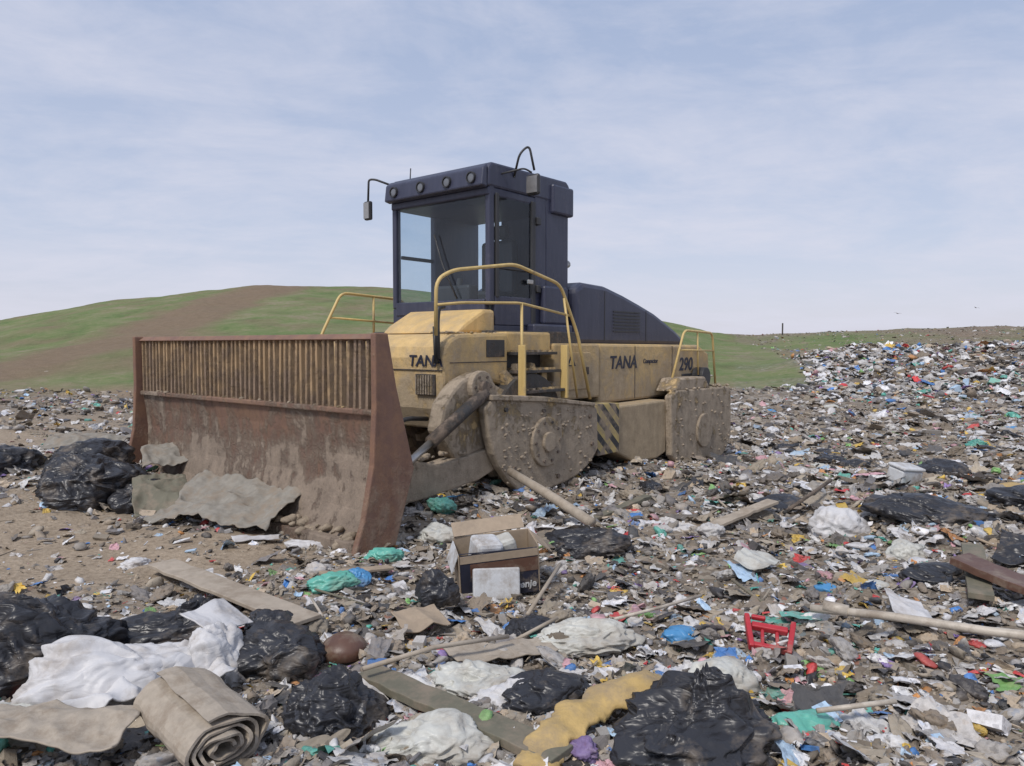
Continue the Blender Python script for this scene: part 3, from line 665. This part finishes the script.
# ------------------------------------------------------------ individual debris
def sack(name,x,y,sz,mat,rot=0,seed=0,sub=5,knot=False,dz=0,fold=1.):
    bm=bmesh.new();bmesh.ops.create_icosphere(bm,subdivisions=sub,radius=1)
    o=Vector((seed*7.3,seed*3.1,seed*1.7))
    for v in bm.verts:
        p=v.co.copy();w=Vector((mn.noise(p*1.6+o),mn.noise(p*1.7-o),mn.noise(p*1.5+o*2)))*.8
        q=p+w
        d=.34*mn.noise(p*1.2+o)+fold*(.17*(.5-abs(mn.noise(q*1.7+o))*2)+.06*(.5-abs(mn.noise(q*3.8-o))*2)+.012*(.5-abs(mn.noise(q*9+o))*2))
        r_=1+d
        if knot:
            a=math.atan2(p.y,p.x);t=max(0,p.z-.45)/.55
            r_+=t*.10*math.sin(a*8+3*mn.noise(p*2.5+o))*(1-t*.6)
            p2=p*r_;k=t**2.5
            p2=Vector((p2.x*(1-.6*k),p2.y*(1-.6*k),p2.z+.20*t**4))
            v.co=p2
        else: v.co=p*r_
        if v.co.z<-.35: v.co.z=-.35+(v.co.z+.35)*.25
        v.co=Vector((v.co.x*sz[0],v.co.y*sz[1],(v.co.z+.35)*sz[2]))
    me=bpy.data.meshes.new(name);bm.to_mesh(me);bm.free()
    me.polygons.foreach_set('use_smooth',[True]*len(me.polygons));me.materials.append(M[mat])
    ob=bpy.data.objects.new(name,me);sc.collection.objects.link(ob)
    ob.location=(x,y,h1(x,y)-.03+dz);ob.rotation_euler=(random.uniform(-.15,.15),random.uniform(-.15,.15),rot);return ob
def B(*a,**k): return sack('black_rubbish_bag',*a,**k)
B(.80,3.02,(.37,.27,.22),'bagblack',.3,1,knot=True,sub=6)
B(-.80,3.2,(.22,.2,.20),'bagblack',1.0,2,sub=6)
B(-2.50,3.75,(.40,.33,.34),'bagblack',.2,3,sub=6)
B(-1.95,4.15,(.38,.2,.17),'bagblack',.1,4)
B(-1.85,4.25,(.13,.12,.24),'bagblack',.1,14)
B(-1.26,3.85,(.26,.2,.17),'bagblack',-.2,5)
B(-1.42,4.25,(.16,.14,.13),'bagblack',-.2,15)
B(.62,6.1,(.38,.22,.15),'bagblack',-.3,6)
B(-4.35,7.6,(.48,.4,.32),'bagblack',.4,7,sub=6)
B(-4.75,8.3,(.42,.35,.26),'bagblack',.9,8)
B(-3.75,7.5,(.34,.28,.26),'bagblack',1.2,9)
B(-5.6,8.2,(.35,.3,.2),'bagblack',1.2,19)
B(-.50,4.85,(.14,.13,.17),'bagblack',.5,10)
B(3.75,6.6,(.50,.3,.15),'bagblack',-.2,11)
B(4.9,6.9,(.36,.26,.15),'bagblack',.2,12)
B(3.0,5.1,(.26,.16,.08),'bagblack',.2,13)
B(2.75,7.6,(.30,.22,.09),'bagblack',.2,23)
B(5.6,9.6,(.36,.28,.17),'bagblack',.2,24)
B(.12,4.35,(.14,.12,.09),'bagblack',.2,25)
B(.20,3.42,(.24,.15,.11),'bagblack',.5,26)
for i in range(18):
    D=random.uniform(6.5,20);u=random.uniform(-.1,.85)
    if D>9.0 and u<.28: continue
    B(u*D,D,(random.uniform(.13,.27),random.uniform(.11,.22),random.uniform(.05,.10)),'bagblack',random.uniform(0,3),30+i,sub=5)
def Wb(*a,**k): return sack('plastic_sack',*a,**k)
Wb(-1.95,3.50,(.38,.24,.27),'white',.5,50,sub=6,fold=.6)
Wb(-1.50,3.75,(.15,.12,.22),'white',.9,51)
Wb(-2.3,3.1,(.3,.16,.13),'pale',.2,72,sub=6)
Wb(-.34,3.02,(.26,.16,.12),'pale',.1,52,sub=6)
Wb(.40,4.15,(.30,.15,.11),'pale',-.1,53,sub=6)
Wb(-.16,3.6,(.24,.16,.11),'pale',.3,54,sub=6)
Wb(.02,3.45,(.16,.12,.10),'white',.3,73)
Wb(2.95,6.6,(.28,.2,.20),'white',.2,55)
Wb(1.05,3.62,(.18,.12,.12),'pale',.2,56)
Wb(.12,3.62,(.09,.07,.06),'white',.2,57)
Wb(-1.0,5.8,(.14,.1,.08),'teal',.2,58)
Wb(-1.22,4.95,(.17,.11,.07),'teal',.2,59)
Wb(-1.1,5.1,(.1,.09,.07),'blue',.2,60)
Wb(1.3,3.22,(.15,.1,.08),'teal',.2,61)
Wb(-2.15,2.95,(.1,.1,.12),'teal',.2,62)
Wb(-.65,6.6,(.2,.15,.12),'pale',.2,63)
Wb(-1.7,6.3,(.25,.1,.07),'white',.2,64)
Wb(-2.9,5.6,(.12,.09,.06),'white',.2,65)
Wb(3.2,5.9,(.15,.12,.10),'pale',.2,66)
for i in range(50):
    D=random.uniform(3.5,20);u=random.uniform(-.3,.85);s=random.uniform(.06,.12)*(1+D*.06)
    if D>9.0 and u<.28: continue
    Wb(u*D,D,(s,s*.7,s*.4),random.choice(['white','white','pale','pale','pale','grey','card','blue','card']),random.uniform(0,3),100+i,sub=4)
for (x,y,s) in((4.9,9.2,.36),(5.1,7.6,.4),(.95,4.4,.1),(4.1,9.8,.22)): sack('foam_cushion',x,y,(s,s*.5,s*.22),'foam',random.uniform(-.4,.4),70+int(s*10),sub=4,fold=.4)

def sheet(name,x,y,sx,sy,mat,rot,seed,amp=.08,tilt=0,dz=.05,n=60,drape=1):
    V=[];F=[];o=Vector((seed*3.3,seed*5.1,seed));c,s=math.cos(rot),math.sin(rot)
    for i in range(n):
        for j in range(n):
            a=(i/(n-1)-.5)*sx;b_=(j/(n-1)-.5)*sy
            e=1+.18*mn.noise(Vector((a*3,b_*3,seed)))+.06*mn.noise(Vector((a*11,b_*11,seed)));a*=e;b_*=e
            wx=x+a*c-b_*s;wy=y+a*s+b_*c
            p=Vector((a*1.6,b_*1.6,0))+o
            z=amp*mn.noise(p)+amp*.6*(.5-abs(mn.noise(p*2.4))*2)+amp*.2*(.5-abs(mn.noise(p*6))*2)+dz+tilt*b_
            V.append((wx,wy,z))
    hh=H(np.array([v[0] for v in V]),np.array([v[1] for v in V]))
    h0=h1(x,y)
    V=[(v[0],v[1],v[2]+(float(h_)*.5+h0*.5)) for v,h_ in zip(V,hh)]
    for i in range(n-1):
        for j in range(n-1): k=i*n+j;F.append((k,k+n,k+n+1,k+1))
    ob=mk(name,V,F,mat,smooth=True);md=ob.modifiers.new('s','SOLIDIFY');md.thickness=.008;return ob
sheet('carpet_scrap',-2.66,7.0,1.35,.75,'grey',-.35,1,.09,.42,.20)
sheet('carpet_scrap',-5.2,9.0,.9,.5,'grey',.2,2,.10,.2,.2)
sheet('carpet_scrap',-3.5,7.3,.5,.5,'olive',.5,3,.1,.5,.2)
sheet('carpet_scrap',-3.9,8.4,.6,.4,'grey',.5,13,.1,.3,.3)
sheet('plastic_sheet',-1.80,3.42,.8,.4,'white',.7,4,.14,.25,.18)
sheet('plastic_sheet',-1.6,3.95,.3,.2,'white',1.2,5,.06,.5,.22)
sheet('carpet_scrap',-1.95,2.95,.9,.3,'beige',-.1,6,.06,0,.14)
sheet('carpet_scrap',-.05,3.95,.6,.2,'beige',.35,7,.04,0,.05)
sheet('plastic_sheet',-.55,4.4,.3,.2,'card',.6,8,.05,.2,.08)
sheet('plastic_sheet',1.9,5.6,.4,.25,'pale',.9,9,.07,.3,.08)
sheet('plastic_sheet',3.9,5.6,.5,.3,'bagblack',.9,10,.1,.2,.08)
sheet('plastic_sheet',-2.2,6.3,.4,.12,'white',.5,11,.04,0,.04)
sheet('plastic_sheet',2.4,4.4,.35,.22,'white',1.3,12,.06,.4,.1)
def plank(name,p,q,w,t,mat,nseg=14,seed=0):
    P=Vector(p);Q=Vector(q);d=(Q-P);x=d.normalized();y=Vector((0,0,1)).cross(x).normalized();z=x.cross(y);V=[];F=[]
    for i in range(nseg+1):
        c=P+d*i/nseg;j=(mn.noise(Vector((i*.7,seed,0))))*.012
        ww=w*(1+.08*mn.noise(Vector((i*.9,seed,5)))) 
        for a,b_ in((-.5,-.5),(.5,-.5),(.5,.5),(-.5,.5)): V.append(c+y*a*ww+z*(b_*t+j))
    for i in range(nseg):
        for k in range(4): F.append((i*4+k,i*4+(k+1)%4,i*4+4+(k+1)%4,i*4+4+k))
    F+=[(3,2,1,0),tuple(nseg*4+k for k in range(4))]
    return mk(name,V,F,mat,bev=.004)
def g3(x,y,dz): return (x,y,h1(x,y)+dz)
plank('wooden_board',g3(-2.6,5.4,.07),g3(-1.2,4.25,.09),.20,.025,'wood',seed=1)
plank('wooden_board',g3(-.72,3.62,.06),g3(.2,2.85,.07),.15,.04,'olive',seed=2)
plank('wooden_board',g3(-1.3,5.0,.04),g3(-.9,5.4,.06),.10,.02,'card',seed=3)
plank('wooden_board',g3(2.9,4.5,.08),g3(3.4,5.4,.2),.14,.04,'olive',seed=4)
plank('wooden_board',g3(3.4,4.2,.10),g3(3.0,4.9,.18),.22,.05,'brown',seed=5)
plank('wooden_board',g3(1.9,6.9,.08),g3(2.6,7.3,.15),.14,.03,'wood',seed=6)
plank('wooden_board',g3(.75,7.2,.02),g3(1.5,8.1,.12),.10,.04,'olive',seed=7)
def pole(name,pts,r,mat):
    v,f=tubevf(pts,r,12);return mk(name,v,f,mat,smooth=True)
pole('timber_pole',[(-.02,7.9,.34),(.35,7.3,.22),(.74,6.75,.06)],[.045,.05,.05],'wood')
pole('pvc_pipe',[g3(1.80,4.38,.10),g3(2.15,4.12,.16),g3(2.5,3.82,.20),g3(2.95,3.5,.24)],.024,'pvc')
pole('pvc_pipe',[g3(1.86,4.34,.13),g3(1.97,4.26,.15)],.034,'pvc')
pole('stick',[g3(.60,4.25,.10),g3(.9,4.45,.12),g3(1.2,4.62,.14)],.010,'pvc')
pole('stick',[g3(-.72,3.5,.14),g3(-.4,3.72,.15),g3(-.02,3.95,.13)],.012,'wood')
pole('stick',[g3(1.35,3.2,.10),g3(1.7,3.2,.13)],.012,'pvc')
pole('stick',[g3(.1,4.7,.05),g3(.35,5.3,.2)],.014,'wood')
pole('stick',[(2.6,7.0,.1),(3.3,7.6,.3)],.018,'dark')
for i in range(40):
    D=random.uniform(4,14);u=random.uniform(-.45,.85);a=random.uniform(0,3.14);l=random.uniform(.15,.5)
    x,y=u*D,D;pole('stick',[g3(x,y,.02),g3(x+l*math.cos(a),y+l*math.sin(a),random.uniform(.03,.10))],random.uniform(.005,.012),random.choice(['wood','dark','pvc','olive','card']))
def spiral_roll(name,loc,yaw,length,turns,r0,r1,th,mat):
    V=[];F=[];n=int(turns*30);ns=10
    for i in range(n+1):
        t=i/n;a=t*turns*6.283
        for (dr) in(0,th):
            r_=r0+(r1-r0)*t+dr+.018*mn.noise(Vector((math.cos(a)*1.5,math.sin(a)*1.5,t*2)))*(.4+t)+.006*mn.noise(Vector((a*1.6,0,3)))
            for k in range(ns+1):
                y_=k/ns*length-.04*mn.noise(Vector((a*.7,k*.5,1)))*(1 if k==0 else .3)-(.03*(1-t) if k==0 else 0)
                rk=r_*(1+.06*mn.noise(Vector((k*.5,a*.5,8))))
                V.append((rk*math.cos(a)*1.12,y_,rk*math.sin(a)*.70+.02*mn.noise(Vector((k*.4,0,2)))))
    S=2*(ns+1)
    for i in range(n):
        b0=i*S;b1=b0+S
        for k in range(ns):
            F.append((b0+k,b0+k+1,b1+k+1,b1+k));F.append((b0+ns+1+k,b1+ns+1+k,b1+ns+2+k,b0+ns+2+k))
        F.append((b0,b1,b1+ns+1,b0+ns+1));F.append((b0+ns,b0+ns+ns+1,b1+2*ns+1,b1+ns))
    b0=n*S
    for k in range(ns): F.append((b0+k,b0+k+1,b0+ns+2+k,b0+ns+1+k))
    ob=mk(name,V,F,mat,smooth=False);ob.location=loc;ob.rotation_euler=(0.05,0,yaw);return ob
spiral_roll('rolled_carpet',(-1.12,2.80,h1(-1.1,2.8)+.10),.80,.52,4.3,.025,.155,.013,'beige')
EB=bpy.data.objects.new('cardboard_box',None);sc.collection.objects.link(EB)
EB.location=(-.12,5.35,h1(-.12,5.35)-.03);EB.rotation_euler=(.12,-.07,.20)
def bb(n,a,b_,mat,bev=.004,rot=None,loc=None):
    v,f=boxvf(a,b_);o=mk(n,v,f,mat,EB,bev=bev)
    if rot:o.rotation_euler=rot
    if loc:o.location=loc
    return o
bb('front_panel',(-.27,-.16,0),(.29,-.15,.34),'decal')
bb('front_print',(-.20,-.163,.17),(.29,-.1605,.27),'brown',0)
bb('front_print_strip',(-.27,-.164,.28),(.29,-.1605,.335),'card',0)
bb('back_panel',(-.27,.15,0),(.29,.16,.36),'card');bb('left_panel',(-.28,-.16,0),(-.272,.16,.34),'card');bb('right_panel',(.29,-.16,0),(.30,.16,.36),'card')
bb('bottom',(-.27,-.15,0),(.29,.15,.01),'card')
bb('flap_front',(-.27,-.12,0),(.27,0,.006),'decal',0,(2.75,.03,0),(0,-.16,.35))
bb('flap_back',(-.27,0,0),(.27,.13,.006),'card',0,(.55,0,.05),(0,.155,.365))
bb('flap_left',(-.14,-.14,0),(0,.14,.006),'foamwhite',0,(0,-1.2,0),(-.275,0,.34))
bb('flap_right',(0,-.14,0),(.12,.14,.006),'card',0,(0,.7,.05),(.30,0,.355))
bb('polystyrene_insert',(-.17,-.03,0),(.17,0,.22),'foamwhite',.012,(-.35,.12,.05),(-.04,-.24,.02))
bb('inner_packing',(-.22,-.1,.2),(-.02,.1,.39),'foamwhite',.03,(.1,.15,.2))
bb('inner_packing_b',(.04,-.08,.2),(.22,.1,.35),'pale',.03,(.0,-.2,.1))
text('print','gorenje',(.05,-.166,.05),(R90,0,0),.072,'foamwhite',EB,1.0)
EW=bpy.data.objects.new('polystyrene_box',None);sc.collection.objects.link(EW);EW.location=(4.15,7.8,h1(4.15,7.8)+.03);EW.rotation_euler=(.2,.1,.4)
v,f=boxvf((-.15,-.1,0),(.15,.1,.153));mk('shell',v,f,'foamwhite',EW,bev=.02)
v,f=boxvf((-.16,-.11,.155),(.16,.11,.19));mk('lid',v,f,'foamwhite',EW,bev=.015)
ER=bpy.data.objects.new('red_plastic_crate',None);sc.collection.objects.link(ER);ER.location=(1.47,4.15,h1(1.47,4.15)+.07);ER.rotation_euler=(.45,.1,-.25)
def rb(n,a,b_,r=None): 
    v,f=boxvf(a,b_);o=mk(n,v,f,'red',ER,bev=.008)
    if r:o.rotation_euler=r
rb('rim_a',(-.13,-.12,0),(-.10,.12,.05),(0,0,.12));rb('rim_b',(.10,-.12,0),(.13,.12,.05),(0,0,-.15));rb('rim_c',(-.10,.02,0),(.10,.06,.04));rb('rim_d',(-.10,-.12,0),(.10,-.09,.04))
rb('bar_a',(-.05,-.09,.005),(-.03,.02,.03));rb('bar_b',(.03,-.09,.005),(.05,.02,.03));rb('handle',(-.10,.10,0),(-.02,.125,.03))
# torn curved slab of yellow foam, partly under the front bag
pts=[Vector(g3(.08,2.78,.05)),Vector(g3(.17,2.98,.08)),Vector(g3(.32,3.16,.11)),Vector(g3(.50,3.28,.14)),Vector(g3(.70,3.33,.15)),Vector(g3(.92,3.28,.14))]
pp=[]
for i in range(len(pts)-1):
    for k in range(12):
        t=k/12;pp.append(pts[i]*(1-t)+pts[i+1]*t)
pp.append(pts[-1])
for _ in range(30): pp=[pp[0]]+[(pp[i-1]+pp[i]*2+pp[i+1])/4 for i in range(1,len(pp)-1)]+[pp[-1]]
V=[];F=[];cs=20
for i,p in enumerate(pp):
    d=(pp[min(i+1,len(pp)-1)]-pp[max(i-1,0)]).normalized();sd_=Vector((0,0,1)).cross(d).normalized();u_=Vector((0,0,1))
    lift_=.03*mn.noise(Vector((i*.13,2,7)))
    for k in range(cs):
        a=2*math.pi*k/cs;ca_,sa_=math.cos(a),math.sin(a)
        side=1 if ca_>0 else -1
        wd=.085+.035*mn.noise(Vector((i*.22,side*5,1)))+.015*mn.noise(Vector((i*.9,side*9,4)))
        cx_=abs(ca_)**.4*side*wd
        sag=-.35*abs(cx_)*(1 if side<0 else .2)+.012*mn.noise(Vector((i*.3,cx_*25,3)))
        V.append(p+sd_*cx_+u_*(abs(sa_)**.5*math.copysign(1,sa_)*.016+sag+lift_))
for i in range(len(pp)-1):
    for k in range(cs): F.append((i*cs+k,i*cs+(k+1)%cs,(i+1)*cs+(k+1)%cs,(i+1)*cs+k))
F+=[tuple(range(cs)),tuple((len(pp)-1)*cs+k for k in range(cs))]
mk('foam_strip',V,F,'foam',smooth=True)
V=[];F=[];S=24;x0,y0=-.93,4.02;z0=h1(x0,y0)+.01
for (r_,z_) in((.0,.10),(.06,.095),(.11,.06),(.15,.0),(.14,.0),(.1,.05),(.0,.085)):
    for k in range(S): a=6.283*k/S;V.append((x0+r_*math.cos(a),y0+r_*math.sin(a),z0+z_))
for i in range(6):
    for k in range(S): F.append((i*S+k,i*S+(k+1)%S,(i+1)*S+(k+1)%S,(i+1)*S+k))
mk('brown_bowl',V,F,'brown',smooth=True)
def bird(x,y,z,s,r_):
    V=[(-.5,0,0),(-.1,.06,.03),(.35,.03,0),(.5,0,-.01),(-.1,-.06,.03),(0,0,-.07),(-.05,.45,.16),(.15,.45,.15),(.05,.95,.02),(-.05,-.45,.16),(.15,-.45,.15),(.05,-.95,.02),(-.7,.08,0),(-.7,-.08,0)]
    F=[(0,1,5),(1,2,5),(2,3,5),(0,5,4),(4,5,2),(0,4,1),(1,4,2),(1,6,7,2),(6,8,7),(4,2,10,9),(9,10,11),(0,12,13)]
    o=mk('bird',[(a*s,b_*s,c_*s) for a,b_,c_ in V],F,'dark',recalc=False);o.location=(x,y,z);o.rotation_euler=(.2,0,r_)
bird(27.0,52,3.9,.38,.6);bird(32.5,52,4.3,.28,1.6)
v,f=tubevf([(24.8,68,1.2),(24.8,68,3.7)],.07,8);mk('marker_post',v,f,'dark')

# ------------------------------------------------------------ WORLD / SUN / CAMERA
EL,AZ=52,-150
w=bpy.data.worlds.new('World');sc.world=w;w.use_nodes=True;nt=w.node_tree;L=nt.links
bg=nt.nodes['Background'];bg.inputs[1].default_value=.11
sky=nt.nodes.new('ShaderNodeTexSky');sky.sky_type='NISHITA';sky.sun_disc=False;sky.sun_elevation=math.radians(EL);sky.sun_rotation=math.radians(AZ);sky.dust_density=1.5
tc=nt.nodes.new('ShaderNodeTexCoord');sp=nt.nodes.new('ShaderNodeSeparateXYZ');L.new(tc.outputs['Generated'],sp.inputs[0])
zz=math_(nt,'ADD',math_(nt,'MAXIMUM',sp.outputs[2],0.),.16)
cb=nt.nodes.new('ShaderNodeCombineXYZ')
px=math_(nt,'DIVIDE',sp.outputs[0],zz);py=math_(nt,'DIVIDE',sp.outputs[1],zz)
L.new(math_(nt,'ADD',px,math_(nt,'MULTIPLY',py,.45)),cb.inputs[0]);L.new(math_(nt,'MULTIPLY',math_(nt,'SUBTRACT',py,math_(nt,'MULTIPLY',px,.3)),1.3),cb.inputs[1])
n1=N(nt,'ShaderNodeTexNoise',Scale=.8,Detail=10.,Roughness=.6,Distortion=.7);L.new(cb.outputs[0],n1.inputs['Vector'])
n5=N(nt,'ShaderNodeTexNoise',Scale=2.6,Detail=9.,Roughness=.66,Distortion=.4);L.new(cb.outputs[0],n5.inputs['Vector'])
nn=math_(nt,'ADD',math_(nt,'MULTIPLY',n1.outputs[0],.65),math_(nt,'MULTIPLY',n5.outputs[0],.35))
r=ramp(nt,[(.42,(0,0,0)),(.62,(1,1,1))]);L.new(nn,r.inputs[0])
up=ramp(nt,[(0.,(6.9,6.8,7.9)),(.14,(5.4,5.9,7.4)),(.5,(3.5,4.4,6.4))]);L.new(sp.outputs[2],up.inputs[0])
base=mixc(nt,.8,sky.outputs[0],up.outputs[0])
cl=mixc(nt,math_(nt,'MULTIPLY',r.outputs[0],.68),base,(6.4,6.5,7.5))
L.new(cl,bg.inputs[0])
sd=bpy.data.lights.new('sun','SUN');sd.energy=2.7;sd.angle=math.radians(10);sd.color=(1,.95,.89)
so=bpy.data.objects.new('sun',sd);sc.collection.objects.link(so)
a=math.radians(AZ);e=math.radians(EL);dv=Vector((math.sin(a)*math.cos(e),math.cos(a)*math.cos(e),math.sin(e)))
so.rotation_euler=dv.to_track_quat('Z','Y').to_euler()
cd=bpy.data.cameras.new('camera');cam=bpy.data.objects.new('camera',cd);sc.collection.objects.link(cam)
cam.location=(0,0,1.7);cam.rotation_euler=(math.radians(90-2.94),0,0)
cd.sensor_width=36;cd.lens=740/1024*36;cd.clip_end=2000;cd.clip_start=.05
sc.camera=cam
